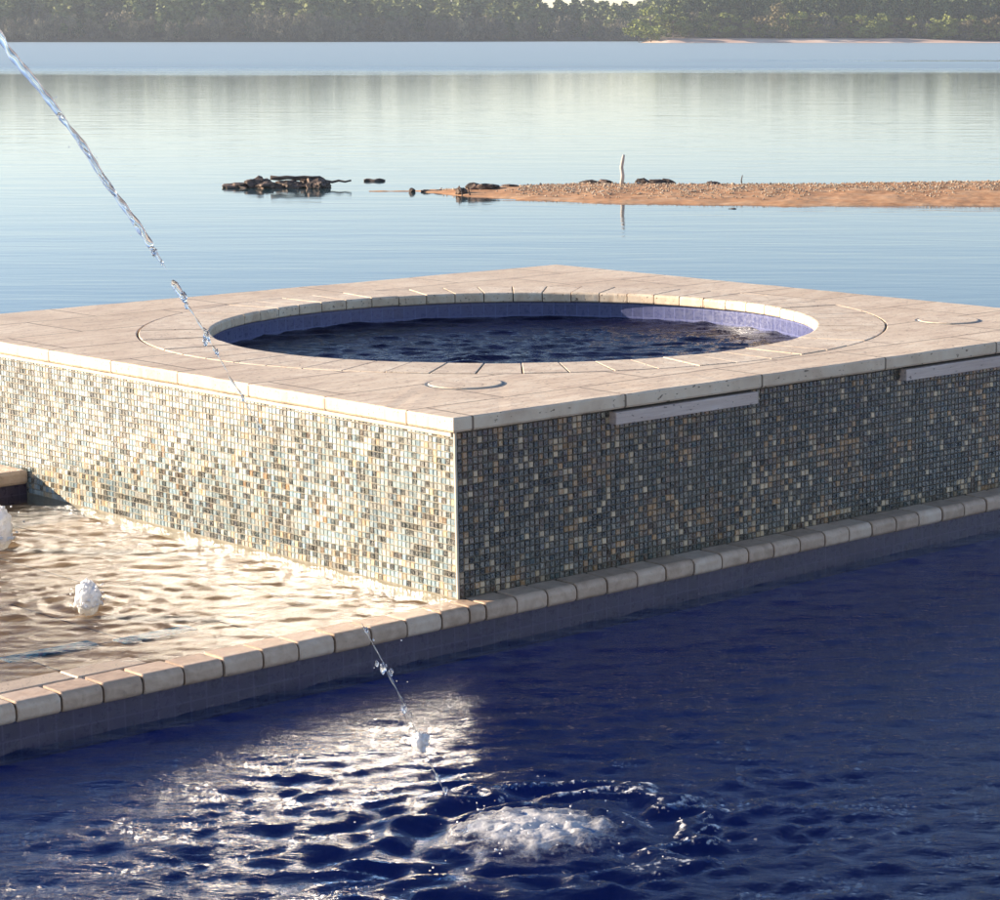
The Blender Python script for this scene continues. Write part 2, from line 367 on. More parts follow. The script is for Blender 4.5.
# ---- pool edge: bullnose bricks over a tiled wall
edge = emptyL('pool_edge', (0, 0, -.13), label='edge of the blue pool: a row of tan rounded bricks over dark tile', cat='pool edge')
eb = (0, 0, -.13)
def wall_uv(me, ax=0):
    uv = me.uv_layers.new(name='UVMap')
    for l in me.loops:
        c = me.vertices[l.vertex_index].co; uv.data[l.index].uv = (c[ax], c[2])
b = MB(); b.box(-6, 9, -.047, .02, -1.6, -.150); b.build('plaster_wall', M['basin'], 'L', edge, eb)
b = MB(); b.box(-6, 9, -.05, .018, -.158, -.050)
o = b.build('waterline_tile', M['band'], 'L', edge, eb); wall_uv(o.data)
def brick_profile(y0, y1, z0, z1, r=.021, seg=6):
    P = [(y1, z0), (y1, z1)]
    for k in range(seg+1):
        t = math.pi/2*k/seg; P.append((y0+r-r*math.sin(t), z1-r+r*math.cos(t)))
    for k in range(seg+1):
        t = math.pi/2*k/seg; P.append((y0+r*.7-r*.7*math.cos(t), z0+r*.7-r*.7*math.sin(t)))
    return P
b = MB(); x = -6.; rr = random.Random(4)
while x < 9:
    w = .1225 + rr.uniform(-.006, .006)
    if abs(x+w) < .06 and x < 0: w = -x-.012 if -x > .07 else w
    if -.03 < x < .03: w = .062
    x0, x1 = x+.0035, x+w-.0035; dz = rr.uniform(-.0012, .0012); dy = rr.uniform(-.002, .002)
    P = brick_profile(-.077+dy, .026, -.05, .004+dz)
    cyy = sum(p[0] for p in P)/len(P); cz = sum(p[1] for p in P)/len(P)
    n = len(P); V = []
    for xx, s_ in ((x0, .93), (x0+.004, 1), (x1-.004, 1), (x1, .93)):
        V += [(xx+rr.uniform(-.0006, .0006), cyy+(p[0]-cyy)*s_, cz+(p[1]-cz)*s_) for p in P]
    Fc = [tuple(range(n)), tuple(range(3*n, 4*n))[::-1]]
    for q in range(3):
        for k in range(n): Fc.append((q*n+k, (q+1)*n+k, (q+1)*n+(k+1) % n, q*n+(k+1) % n))
    b.add(V, Fc); x += w
m = MT('bullnose_brick', rough=.5); vr = m.node('ShaderNodeNewGeometry').outputs['Random Per Island']
p = m.pos((5, 5, 5)); n1 = m.noise(p, 5, 6, .6, .5); n3 = m.noise(p, 14, 3)
c = m.ramp(m.math('ADD', m.math('MULTIPLY', n1, .75), m.math('MULTIPLY', vr, .25)), [(.3, (.44, .29, .18)), (.5, (.60, .415, .27)), (.7, (.70, .53, .37))])
m.set('color', m.mix(m.ramp(n3, [(.62, 0.), (.75, .5)]), c, (.22, .15, .10))); m.bump(m.math('ADD', n1, n3), .35, .003); M['brickr'] = m.m
b.build('coping', M['brickr'], 'L', edge, eb)
b = MB(); b.box(-6, 9, -.066, .024, -.046, -.006); b.build('mortar', M['gap'], 'L', edge, eb)

# ---- tanning shelf
b = MB(); b.box(-4.5, .045, .027, 2.49, -.45, -.032)
props(b.build('shelf_floor', M['shelf'], 'L'), kind='structure')
b = MB(); x = -4.5
while x < -1.02:
    w = rr.uniform(.26, .34); b.box(x+.004, min(x+w, -1.02)-.004, .034, .125, -.031, .0045, .004); x += w
props(b.build('border_paver', M['brick'], 'L'), label='short row of flat tan pavers behind the rounded bricks, half under shallow water', cat='pavers')
b = MB()
for (xa, ya), (xb, yb_) in ((at(2, 660, -.03), at(95, 644, -.03)), (at(118, 642, -.03), at(192, 628, -.03))):
    xa, ya = w2l(xa, ya); xb, yb_ = w2l(xb, yb_); y = (ya+yb_)/2
    b.box(xa, xb, y-.03, y+.03, -.0318, -.026, .002)
props(b.build('tile_inlay', M['inlay'], 'L'), label='dark blue tile strip set in the floor of the shallow ledge', cat='tile strip')
b1 = w2l(*at(88, 604, 0)); b2 = w2l(*at(-2, 548, 0))
xs = np.arange(-4.5, .032, .010); ys = np.arange(-.045, 2.485, .010)
X, Y = np.meshgrid(xs, ys, indexing='ij')
Z = sample(H2, .01, X+1.3, Y+.7)*.060 + sample(H1, .012, X+3, Y+2)*.060
for q in (b1, b2):
    r = np.hypot(X-q[0], Y-q[1]); Z += .005*np.cos(r*2*math.pi/.075)*np.exp(-r/.22)
Z = Z*np.clip((Y+.06)/.12, .25, 1) + .001
V, Fc = sheet(xs, ys, Z)
props(put('shallow_water', mesh('shallow_water', V, Fc, M['shallow'], True), 'L'), kind='structure')

# ---- raised deck beyond the shelf
b = MB(); b.box(-8, .026, 2.52, 9, -1.2, .083); b.box(-8, -4.5, -.0, 2.52, -1.2, .083)
b.box(3.45, 9, .03, 3.4, -1.2, -.004)
deck = props(b.build('pool_deck', M['patio'], 'L'), kind='structure')
b = MB(); x = .024
while x > -4.4:
    b.box(x-.30+.005, x, 2.462, 2.75, .040, .092, .012); x -= .30
o = b.build('deck_edging', M['brickr'], 'L'); props(o, label='tan rounded edging of the higher deck where it meets the tiled spa wall', cat='edging')
b = MB(); b.box(-4.5, .03, 2.492, 2.52, -.4, .04); props(b.build('riser', M['band'], 'L', o, (0, 0, 0))); wall_uv(b and o.children[0].data)
o.children[0].location = (0, 0, 0)
b = MB(); b.box(-8, 9, -9, -4.2, -1.2, -.0)
props(b.build('near_deck', M['patio'], 'L'), kind='structure')

# ---- raised spa
S = 3.41; CC = 1.673; RI = 1.149; RO = 1.418; TOP = .55
spa = emptyL('hot_tub', (0, 0, 0), label='square raised spa clad in glass mosaic with a round opening and beige stone deck', cat='hot tub')
z0 = (0, 0, 0)
# deck slab with a round hole and rough outer edge
N = 360; V = []; Fc = []
def sqpt(t, d):
    c, s = math.cos(t), math.sin(t); k = d/max(abs(c), abs(s)); return c*k, s*k
angs = [2*math.pi*i/N+math.pi/4 for i in range(N)]
loops = []
def ed(i, a_=.0016): return a_*(MN.noise(Vector((i*.23, 1.7, 0)))*2+MN.noise(Vector((i*.9, 7, 0))))
half = S/2; off = (S/2, S/2)
for i, t in enumerate(angs):
    c, s = math.cos(t), math.sin(t)
    ip = (CC+RO*c, CC+RO*s)
    row = [(ip[0], ip[1], TOP-.03), (ip[0], ip[1], TOP-.0015), (CC+(RO+.003)*c, CC+(RO+.003)*s, TOP)]
    for d, z in ((half-.006, TOP), (half-.0018, TOP-.0018), (half, TOP-.006), (half, TOP-.037), (half-.004, TOP-.043), (half-.12, TOP-.043)):
        k = sqpt(t, d + (ed(i) if d > half-.005 else 0)); row.append((off[0]+k[0], off[1]+k[1], z + (ed(i+500, .0008) if d > half-.02 and z > TOP-.01 else 0)))
    loops.append(row)
nr = len(loops[0])
for row in loops: V += row
for i in range(N):
    j = (i+1) % N
    for k in range(nr-1): Fc.append((i*nr+k, i*nr+k+1, j*nr+k+1, j*nr+k))
put('deck_slab', mesh('deck_slab', V, Fc, M['deck']), parent=spa)
# pavers round the opening
b = MB(); n = 58
for q in range(n):
    a0 = 2*math.pi*q/n+.002+.01; a1 = 2*math.pi*(q+1)/n-.0018+.01; dz = rr.uniform(-.0012, .0014)
    prof = [(RO-.007, TOP-.04), (RO-.007, TOP-.001), (RO-.009, TOP+.001)]
    r_ = .011
    for k in range(6): t = math.pi/2*k/5; prof.append((RI+r_-r_*math.sin(t), TOP+.001-r_+r_*math.cos(t)))
    for k in range(4): t = math.pi/2*k/3; prof.append((RI+r_*.6-r_*.6*math.cos(t), TOP-.04+r_*.6-r_*.6*math.sin(t)))
    nn = len(prof); V = []
    for jj, t in enumerate((a0, a0+.0015, (a0+a1)/2, a1-.0015, a1)):
        for (rad, z) in prof:
            sh = .0012 if jj in (0, 4) else 0
            V.append((CC+(rad)*math.cos(t), CC+(rad)*math.sin(t), z+dz-(sh if z > TOP-.02 else -sh)))
    Fc = [tuple(range(nn))[::-1], tuple(range(4*nn, 5*nn))]
    for jj in range(4):
        for k in range(nn): Fc.append((jj*nn+k, jj*nn+(k+1) % nn, (jj+1)*nn+(k+1) % nn, (jj+1)*nn+k))
    b.add(V, Fc)
b.build('coping', M['ring'], parent=spa)
def ringmesh(rs, zs, n=180):
    V = []; Fc = []; k = len(rs)
    for i in range(n):
        t = 2*math.pi*i/n
        for r__, z in zip(rs, zs): V.append((CC+r__*math.cos(t), CC+r__*math.sin(t), z))
    for i in range(n):
        j = (i+1) % n
        for q in range(k-1): Fc.append((i*k+q, j*k+q, j*k+q+1, i*k+q+1))
    return V, Fc
V, Fc = ringmesh((1.172, 1.172, RO+.06), (-.4, TOP-.041, TOP-.041)); b = MB(); b.add(V, Fc); b.add(*ringmesh((RI+.014, RO+.012), (TOP-.012, TOP-.012)))
b.build('mortar', M['gap'], parent=spa)
V, Fc = ringmesh((1.168, 1.168), (-.4, TOP-.0405)); me = mesh('inner_wall', V, Fc, M['spaband'], True)
uv = me.uv_layers.new(name='UVMap')
for p_ in me.polygons:
    for li in p_.loop_indices:
        c = me.vertices[me.loops[li].vertex_index].co; t = math.atan2(c.y-CC, c.x-CC)
        if p_.index >= 179 and t < 0.01 and t > -.01: t = 2*math.pi
        elif t < -1e-6: t += 2*math.pi
        uv.data[li].uv = (t*1.168, c.z)
put('inner_wall', me, parent=spa)
b = MB(); b.box(CC-1.19, CC+1.19, CC-1.19, CC+1.19, -.45, -.4); b.build('basin_floor', M['basin'], parent=spa)

# mosaic walls (local: along x, facing -y, at y=0)
PAL = .60*np.array((1.10, .98, .88))*np.array([(.050, .052, .046), (.115, .105, .072), (.150, .085, .048), (.50, .40, .25), (.045, .085, .090), (.008, .008, .009), (.19, .165, .12), (.32, .19, .075), (.032, .040, .065), (.17, .18, .14)])
def mosaic(L, wts, seed, light=0., zlo=.004, zhi=.500, pitch=.0196):
    rg = np.random.default_rng(seed); nx = int(L/pitch); nz = int((zhi-zlo)/pitch)
    p2 = (zhi-zlo)/nz; px_ = L/nx
    V = []; Fc = []; T = []
    g = .0011; lf = lambda a, b_, s: MN.noise(Vector((a*s, b_*s, seed*3.3)))
    for i in range(nx):
        sheetj = .0009 if (i % 15) == 0 else 0.
        for k in range(nz):
            cx = (i+.5)*px_ + rg.uniform(-.0004, .0004); cz = zlo+(k+.5)*p2 + rg.uniform(-.0004, .0004)
            hx = px_/2-g-sheetj+rg.uniform(-.0006, .0004); hz = p2/2-g+rg.uniform(-.0006, .0004)
            tx, tz = rg.normal(0, .03), rg.normal(0, .04); d = .0035+rg.uniform(-.0004, .0006); n = len(V)
            for sx_, sz_ in ((-1, -1), (1, -1), (1, 1), (-1, 1)): V.append((cx+sx_*hx, .0, cz+sz_*hz))
            for sx_, sz_ in ((-1, -1), (1, -1), (1, 1), (-1, 1)):
                ex, ez = hx-.0014, hz-.0014; V.append((cx+sx_*ex, -d+tx*sx_*ex+tz*sz_*ez, cz+sz_*ez))
            Fc += [(n+4, n+5, n+6, n+7), (n, n+1, n+5, n+4), (n+1, n+2, n+6, n+5), (n+2, n+3, n+7, n+6), (n+3, n, n+4, n+7)]
            w = wts.copy(); q = lf(cx, cz, 3.2); q2 = lf(cx+9, cz, 6.); q3 = lf(cx, cz+5, 2.2)
            w[0] *= math.exp(3.4*q); w[5] *= math.exp(4.6*q); w[1] *= math.exp(-2*q); w[2] *= math.exp(4.5*q2); w[7] *= math.exp(6*q2); w[4] *= math.exp(3*q3); w[8] *= math.exp(3*q3); w[3] *= math.exp(-2*q3)
            if k < 2: w[3] *= 4
            if k > nz-4: w[7] *= 2.2; w[3] *= 1.5
            w /= w.sum(); pi_ = rg.choice(len(PAL), p=w); c = PAL[pi_]*rg.uniform(.55, 1.55)*(1.75 if pi_ in (3, 7) else .82)
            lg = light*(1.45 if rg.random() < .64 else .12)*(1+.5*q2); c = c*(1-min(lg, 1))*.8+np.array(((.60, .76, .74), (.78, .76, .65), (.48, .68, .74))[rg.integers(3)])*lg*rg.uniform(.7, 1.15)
            T += [(*c, 1)]*5
    me = mesh('mosaic', V, Fc, M['tile']); attr(me, 'tint', T, 'FACE', 'FLOAT_COLOR'); return me
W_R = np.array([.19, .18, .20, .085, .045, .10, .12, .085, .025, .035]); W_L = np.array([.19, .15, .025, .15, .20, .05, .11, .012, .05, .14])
LN = S-.06
meR = mosaic(LN-.006, W_R, 1); meL = mosaic(LN-.006, W_L, 2, .34)  # left face: sunlight and glare partly put into paler tile colours
def wall(name, me, x, y, rz, core, lab=None):
    o = put(name, me, parent=spa); o.location = (x, y, 0); o.rotation_euler = (0, 0, rz); o.name = name
    if lab: o['label'] = lab
    b = MB(); b.box(-.003, LN-.003, .0, .03, -1.2 if name == 'back_mosaic' else -.2, .507)
    c = b.build('grout', core, parent=o); return o
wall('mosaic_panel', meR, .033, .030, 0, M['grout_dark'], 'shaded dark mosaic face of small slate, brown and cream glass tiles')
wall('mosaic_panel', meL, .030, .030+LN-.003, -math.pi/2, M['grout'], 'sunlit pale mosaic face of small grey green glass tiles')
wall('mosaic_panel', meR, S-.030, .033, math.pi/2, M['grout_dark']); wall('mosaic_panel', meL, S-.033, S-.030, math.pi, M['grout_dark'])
b = MB(); b.box(.0245, .0325, .0245, .0325, .003, .506, .002); b.build('corner_trim', M['trim'], parent=spa)
b = MB(); b.box(.020, .031, .036, S-.036, .488, .5065, .003); b.build('grout_line', M['trim'], parent=spa)
# spillway stones
for x0, x1, lb in ((.640, 1.272, 'pale stone lip under the deck edge nearer the corner'), (2.012, 2.66, 'pale stone lip under the deck edge farther from the corner')):
    b = MB(); b.box(x0, x1, -.004, .05, .4575, .4975, .003)
    o = b.build('spillway_stone', M['spill'], parent=spa); o['label'] = lb
    b = MB(); b.box(x0+.012, x1-.012, .020, .0225, .4978, .5062); b.build('slot_shade', M['gap'], parent=o)  # solid dark strip paints the shade inside the open gap
# round lids
def disc(rad, z0_, z1_, cx, cy, n=48, bev=.003):
    V = []; 
    for r__, z in ((rad, z0_), (rad, z1_-bev), (rad-bev, z1_)):
        for i in range(n): t = 2*math.pi*i/n; V.append((cx+r__*math.cos(t), cy+r__*math.sin(t), z))
    Fc = [tuple(range(2*n, 3*n))]
    for q in range(2):
        for i in range(n): j = (i+1) % n; Fc.append((q*n+i, q*n+j, (q+1)*n+j, (q+1)*n+i))
    return V, Fc
for (px_, py_), lb in (((465, 384), 'round stone access lid near the front corner'), ((948, 320.5), 'round stone access lid near the right corner')):
    lx, ly = w2l(*at(px_, py_, TOP))
    b = MB(); b.add(*disc(.130, TOP-.01, TOP+.0012, lx, ly, bev=.001)); o = b.build('access_lid', M['seal'], parent=spa); o['label'] = lb
    b = MB(); b.add(*disc(.118, TOP-.01, TOP+.0042, lx, ly)); b.build('stone_insert', M['ring'], parent=o)
# spa water
V = [(CC, CC, .445)]; Fc = []; NR, NT = 95, 330
rad = np.linspace(.012, 1.167, NR)[:, None]; tt = (np.arange(NT)*2*math.pi/NT)[None, :]
X = CC+rad*np.cos(tt); Y = CC+rad*np.sin(tt); Z = .445+sample(H1, .012, X+5, Y+1)*.13+sample(H2, .01, X, Y)*.10
P = np.stack([X.ravel(), Y.ravel(), Z.ravel()], 1).tolist(); V += P
Fc += [(0, 1+i, 1+(i+1) % NT) for i in range(NT)]
for q in range(NR-1):
    for i in range(NT): j = (i+1) % NT; Fc.append((1+q*NT+i, 1+(q+1)*NT+i, 1+(q+1)*NT+j, 1+q*NT+j))
props(put('spa_water', mesh('spa_water', V, Fc, M['spawater'], True), 'L'), kind='structure')

# ------------------------------------------------------------------ fountains and the jet
def drop(parent, base, c, r_, seed, st=(1, 1, 1), sub=2, name='droplet', mat=None, amp=.25):
    b = MB(); b.blob(c, r_, sub, amp, 1.6, seed, st); return b.build(name, mat or M['stream'], parent=parent, base=base, smooth=True)
def bubbler(px_, py_, z, rw, h, lab, seed, n):
    x, y = at(px_, py_, z); t = empty('bubbling_fountain', (x, y, z), 0, label=lab, cat='fountain', group='small bubbling fountains in the pool')
    b = MB(); rg = random.Random(seed)
    b.blob((0, 0, h*.30), rw, 4, .16, 3.2, seed, (.85, .85, h/rw*.62))
    for i in range(110):
        a_ = rg.uniform(0, 6.28); q = rg.random(); rr_ = rw*(1.05-.65*q)*rg.uniform(.6, 1.); b.blob((rr_*math.cos(a_), rr_*math.sin(a_), h*(.05+.9*q)*rg.uniform(.5, 1)), rw*rg.uniform(.05, .16), 2, .3, 2, i+seed)
    b.build('foam', M['foam'], parent=t, smooth=True)
    for i in range(n):
        a_ = rg.uniform(0, 6.28); k = rw*rg.uniform(1.0, 1.8); drop(t, (0, 0, 0), (k*math.cos(a_), k*math.sin(a_), h*rg.uniform(.1, .9)), rg.uniform(.0018, .005), i, sub=1, mat=M['foam'])
    return t
bubbler(88, 606, .0, .043, .082, 'small white bubbling fountain standing in the middle of the shallow ledge', 3, 22)
bubbler(-1, 540, .0, .05, .12, 'larger white bubbling fountain cut by the left edge of the photo', 9, 8)
# the boil in the deep pool
x, y = at(533, 840, WZ)
t = empty('water_boil', (x, y, WZ), 0, label='wide white boil of foam with a ring of froth on the deep blue water', cat='water boil')
b = MB(); rg = random.Random(5)
n_ = 60; G = np.linspace(-.26, .26, n_); Xg, Yg = np.meshgrid(G, G*.9, indexing='ij'); rg_ = np.hypot(Xg/.20, Yg/.175)
Zg = .018*np.exp(-rg_**2*1.1) + .012*np.array([[MN.noise(Vector((a_*22, b_*22, 1)))+.6*MN.noise(Vector((a_*55, b_*55, 4))) for b_ in G] for a_ in G]) + .020 - .09*np.clip(rg_-.85, 0, 1)
V, Fc = sheet(G, G*.9, Zg); b.add(V.tolist(), Fc.tolist()); o = b.build('foam', M['froth'], parent=t, smooth=True); attr(o.data, 'edge', np.clip(1.22-rg_.ravel()**1.4, 0, 1.1))
for i in range(70):
    a_ = rg.uniform(0, 6.28); k = abs(rg.gauss(0, .22))+.03; hh = .012+.05*rg.random()*math.exp(-(k/.25)**2)
    drop(t, (0, 0, 0), (k*math.cos(a_), k*.9*math.sin(a_), hh), rg.uniform(.0008, .0032), i, (1, rg.uniform(.6, 1), rg.uniform(.6, 1.3)), 1, mat=M['foam'])

# jet: one falling arc in a vertical plane, thick and whole at first, breaking into beads
JY = at(440, 800, WZ)[1]
pix = [(0, 33), (30, 74), (60, 117), (100, 174), (130, 218), (150, 250), (172, 286), (190, 306), (210, 338), (240, 390), (252, 420), (370, 628), (388, 668), (405, 710), (423, 742), (436, 778), (441, 800)]
P3 = np.array([at_depth(a_, b_, JY) for a_, b_ in pix]); cf = np.polyfit(P3[:, 0], P3[:, 2], 2)
jx = lambda px_: None
def jp(xx): return (xx, JY, float(np.polyval(cf, xx)))
def px2x(py_):                     # x along the arc where it crosses a given picture height
    lo, hi = P3[0, 0]-.3, P3[-1, 0]+.2
    for _ in range(50):
        mid = (lo+hi)/2; z = float(np.polyval(cf, mid)); c, s = math.cos(PITCH), math.sin(PITCH)
        yy = JY*c-(z-CAMZ)*s; zz = JY*s+(z-CAMZ)*c; q = PY-F*zz/yy
        if q < py_: lo = mid
        else: hi = mid
    return lo
jet = empty('water_jet', (P3[-1, 0], JY, WZ), 0, label='thin arching stream of clear water that breaks into beads above the blue pool', cat='water jet')
jb = (P3[-1, 0], JY, WZ)
def strand(xa, xb, ra, rb, n, name, seed, wv=.004):
    b = MB(); pts = []; rad = []
    for i in range(n+1):
        f_ = i/n; x = xa+(xb-xa)*f_; p_ = jp(x); s_ = x*9+seed
        pts.append((p_[0]+wv*MN.noise(Vector((s_*1.7, 0, seed))), p_[1]+wv*MN.noise(Vector((0, s_*1.7, seed+3))), p_[2]+wv*MN.noise(Vector((s_*1.7, 5, seed)))))
        r_ = (ra+(rb-ra)*f_)*(1+.65*MN.noise(Vector((x*30, seed, 0)))+.25*MN.noise(Vector((x*70, seed, 9)))); e = min(1, f_*n/5+.25, (1-f_)*n/6+.12); rad.append(max(.0005, r_*e*(1 if ra > .006 else .25+1.6*abs(MN.noise(Vector((x*55, seed, 4))))**.7)))
    b.tube(pts, rad, 10); return b.build(name, M['stream'], parent=jet, base=jb, smooth=True)
disc_ = cf[1]**2-4*cf[0]*(cf[2]-.09); xs0 = (-cf[1]+math.sqrt(disc_))/(2*cf[0]) if cf[0] < 0 else -4
xs0 = min((-cf[1]+math.sqrt(disc_))/(2*cf[0]), (-cf[1]-math.sqrt(disc_))/(2*cf[0]))
strand(xs0, px2x(10), .0085, .0085, 160, 'stream', 1, .002)
strand(px2x(10), px2x(120), .0105, .0085, 90, 'stream', 2, .006)
strand(px2x(112), px2x(252), .0075, .0075, 110, 'stream', 5, .009)
strand(px2x(130), px2x(238), .0035, .0045, 90, 'strand', 8, .016)
strand(px2x(60), px2x(200), .0022, .0035, 120, 'strand', 21, .022)
strand(px2x(246), px2x(272), .007, .0012, 24, 'strand', 8, .004)
strand(px2x(280), px2x(306), .0095, .006, 24, 'strand', 11, .004)
strand(px2x(303), px2x(345), .0028, .0045, 40, 'strand', 12, .003)
strand(px2x(345), px2x(372), .003, .0018, 40, 'strand', 13, .009)
strand(px2x(372), px2x(398), .002, .003, 30, 'strand', 14, .009)
strand(px2x(398), px2x(430), .0022, .001, 30, 'strand', 15, .009)
strand(px2x(624), px2x(662), .0022, .003, 30, 'strand', 16, .012)
strand(px2x(664), px2x(704), .0024, .003, 30, 'strand', 17, .012)
strand(px2x(706), px2x(730), .0015, .002, 20, 'strand', 18, .012)
strand(px2x(754), px2x(792), .002, .0035, 20, 'strand', 19, .006)
rg = random.Random(2)
for py_, r_, dx in ((252, .008, .0), (262, .005, .003), (296, .010, .003), (306, .007, -.004), (336, .012, .0), (342, .008, -.01), (352, .006, .002), (398, .006, 0), (428, .004, 0), (630, .006, 0), (640, .003, .006), (668, .0115, -.004), (672, .008, .01), (664, .006, -.014), (708, .009, 0), (714, .005, .008), (778, .007, 0), (790, .008, .006)):
    p_ = jp(px2x(py_)); drop(jet, jb, (p_[0]+dx, p_[1], p_[2]), r_*.72, int(py_), (.85, 1, 1.5), 3, amp=.55)
p_ = jp(px2x(742)); b = MB(); [b.blob((p_[0]+a_, p_[1]+c_, p_[2]+d_), q_, 3, .4, 2.2, i_, (1, 1, 1.1)) for i_, (a_, c_, d_, q_) in enumerate(((0, 0, 0, .017), (.010, .004, .008, .010), (-.011, .002, .004, .010), (.003, -.005, -.014, .010), (.013, 0, -.006, .006), (-.004, 0, .018, .006)))]; b.build('splash', M['foam'], parent=jet, base=jb, smooth=True)
for i in range(26):
    py_ = rg.choice((rg.uniform(60, 440), rg.uniform(620, 800))); p_ = jp(px2x(py_)); s_ = .012+.02*(py_ > 300)
    drop(jet, jb, (p_[0]+rg.gauss(0, s_), p_[1]+rg.gauss(0, s_), p_[2]+rg.gauss(0, s_)), rg.uniform(.001, .0028), i, sub=1)

# ------------------------------------------------------------------ lake, bank, sand spit
def grid_obj(name, xs, ys, Z, mat, smooth=True):
    V, Fc = sheet(np.asarray(xs), np.asarray(ys), Z); return put(name, mesh(name, V, Fc, mat, smooth))
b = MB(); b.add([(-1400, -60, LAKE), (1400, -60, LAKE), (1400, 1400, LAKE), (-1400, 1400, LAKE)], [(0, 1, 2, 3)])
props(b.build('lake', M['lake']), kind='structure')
xs = np.linspace(-70, 70, 140); ys = np.linspace(-45, 36, 120); X, Y = np.meshgrid(xs, ys, indexing='ij')
nz = np.array([[MN.noise(Vector((a_*.15, b_*.15, 0))) for b_ in ys] for a_ in xs])
shore = 23+3*np.sin(X*.09)+2*nz
Z = np.where(Y < 12.5, -.75, -.75-(Y-12.5)/(shore-12.5)*2.3)+.12*nz*(Y > 11)
xl, yl = w2l(X, Y); pool_in = (xl > -7) & (xl < 10) & (yl > -5) & (yl < 5); Z = np.where(pool_in, np.minimum(Z, -1.75), Z)
Z = np.where(Y > shore+4, -4.2, Z)
props(grid_obj('bank', xs, ys, np.maximum(Z, -4.2), M['bank']), kind='structure')

FX = [-9.6, -8.1, -6., -3.9, -1.2, 1.5, 7, 15, 30, 60]; FY = [73.3, 71.3, 69.6, 68.35, 67.6, 67.2, 67.4, 66.5, 63, 55]
def spit_z(X, Y):
    f_ = np.interp(X, FX, FY); w = np.clip((X+9.8)*.95, .02, 5.)
    w = w + np.clip(X-10, 0, 50)*.4; d = (Y-f_)/w
    hh = np.interp(X, [-9.8, -8.5, -6, 0, 8, 20, 60], [.03, .10, .19, .26, .36, .6, 1.6])
    h = np.where(d < 1, np.where(d < 0, d*1.2, d**.7), 1-(d-1)*1.7)
    return LAKE + np.clip(h, -1.5, 1)*hh
xs = np.concatenate([np.arange(-11, 12, .08), np.arange(12, 60, .6)]); ys = np.arange(54, 84, .12)
X, Y = np.meshgrid(xs, ys, indexing='ij'); Z = spit_z(X, Y)
Z += np.array([[MN.noise(Vector((a_*1.1, b_*1.1, 3)))+.5*MN.noise(Vector((a_*4, b_*4, 3))) for b_ in ys] for a_ in xs])*.035*(Z > LAKE-.02)
props(grid_obj('sand_spit', xs, ys, Z, M['sand']), kind='structure')
b = MB(); rg = random.Random(12)
for i in range(6500):
    x = rg.uniform(-6.5, 20) if rg.random() < .93 else rg.uniform(-9, 20); f_ = float(np.interp(x, FX, FY)); w = min((x+9.8)*.95, 5.)
    d = rg.triangular(.12, 1.5, .8); 
    if d < .55 and MN.noise(Vector((x*.5, 1, 1))) > -.05 and x > 0: continue
    y = f_+w*d; z = float(spit_z(np.array(x), np.array(y))); s = rg.uniform(.012, .045)*(1.4 if rg.random() < .08 else 1)
    o6 = [(s, 0, 0), (0, s, 0), (-s, 0, 0), (0, -s, 0), (0, 0, s*.8), (0, 0, -s*.6)]
    a_ = rg.uniform(0, 3); ca, sa = math.cos(a_), math.sin(a_)
    b.add([(x+(p_[0]*ca-p_[1]*sa)*rg.uniform(.7, 1.3), y+(p_[0]*sa+p_[1]*ca)*rg.uniform(.7, 1.3), z+.02+p_[2]*rg.uniform(.7, 1.2)) for p_ in o6], [(0, 1, 4), (1, 2, 4), (2, 3, 4), (3, 0, 4), (1, 0, 5), (2, 1, 5), (3, 2, 5), (0, 3, 5)])
props(b.build('pebbles', M['pebble']), 'pale pebbles scattered over the orange sand spit', 'pebbles', kind='stuff')

# rocky islet with driftwood
x, y = at(285, 187, LAKE); t = empty('rock_islet', (x, y, LAKE), 0, label='low dark heap of rocks and driftwood alone in the water left of the spit', cat='rock heap')
k = y/F  # metres per photo pixel there
for i, (dx, w, h, dy) in enumerate(((-46, 16, 5, 0), (-28, 13, 10, .3), (-16, 10, 7, -.2), (-3, 12, 6, .2), (8, 10, 7, 0), (20, 10, 9, .4), (30, 12, 11, 0), (38, 8, 8, -.2), (2, 30, 4, .1))):
    b = MB(); b.blob((dx*k, dy, h*k*.12), 1, 3, .3, 1.8, i, (w*k*.95, .6, h*k*.8)); b.build('rock', M['rock'], parent=t)
for i, (xa, za, xb, zb, r_) in enumerate(((-60, 2, -30, 4, .05), (-14, 9, 36, 10, .07), (28, 5, 66, 6, .05), (-10, 4, 22, 8, .04))):
    b = MB(); b.tube([((xa+(xb-xa)*q/6)*k, -.15+.1*i+.03*math.sin(q*2), (za+(zb-za)*q/6)*k+.02*math.sin(q*3+i)) for q in range(7)], [r_*(1-.08*q) for q in range(7)], 8); b.build('branch', M['wood'], parent=t, smooth=True)
def log_(px0, px1, py_, r_, name, lab, cat):
    x0, y0 = at(px0, py_, LAKE); x1, y1 = at(px1, py_, LAKE); b = MB(); n = 8
    b.tube([(x0+(x1-x0)*q/n, y0+.05*math.sin(q), LAKE+r_*.4+.02*math.sin(q*1.3)) for q in range(n+1)], [r_*(.5+.5*math.sin(math.pi*(q+.5)/(n+1))) for q in range(n+1)], 8)
    return props(b.build(name, M['wood'], smooth=True), lab, cat)
log_(364, 385, 181, .055, 'floating_log', 'short dark log floating between the rock islet and the spit', 'log')
x, y = at(412, 192, LAKE); b = MB(); b.blob((x, y, LAKE+.03), .10, 2, .3, 2, 3, (1, 1, .9)); props(b.build('stump', M['rock']), 'tiny dark stump poking out of the water off the tip of the spit', 'stump')
log_(421, 447, 192, .05, 'driftwood_branch', 'thin branch lying in the water at the very tip of the spit', 'driftwood')
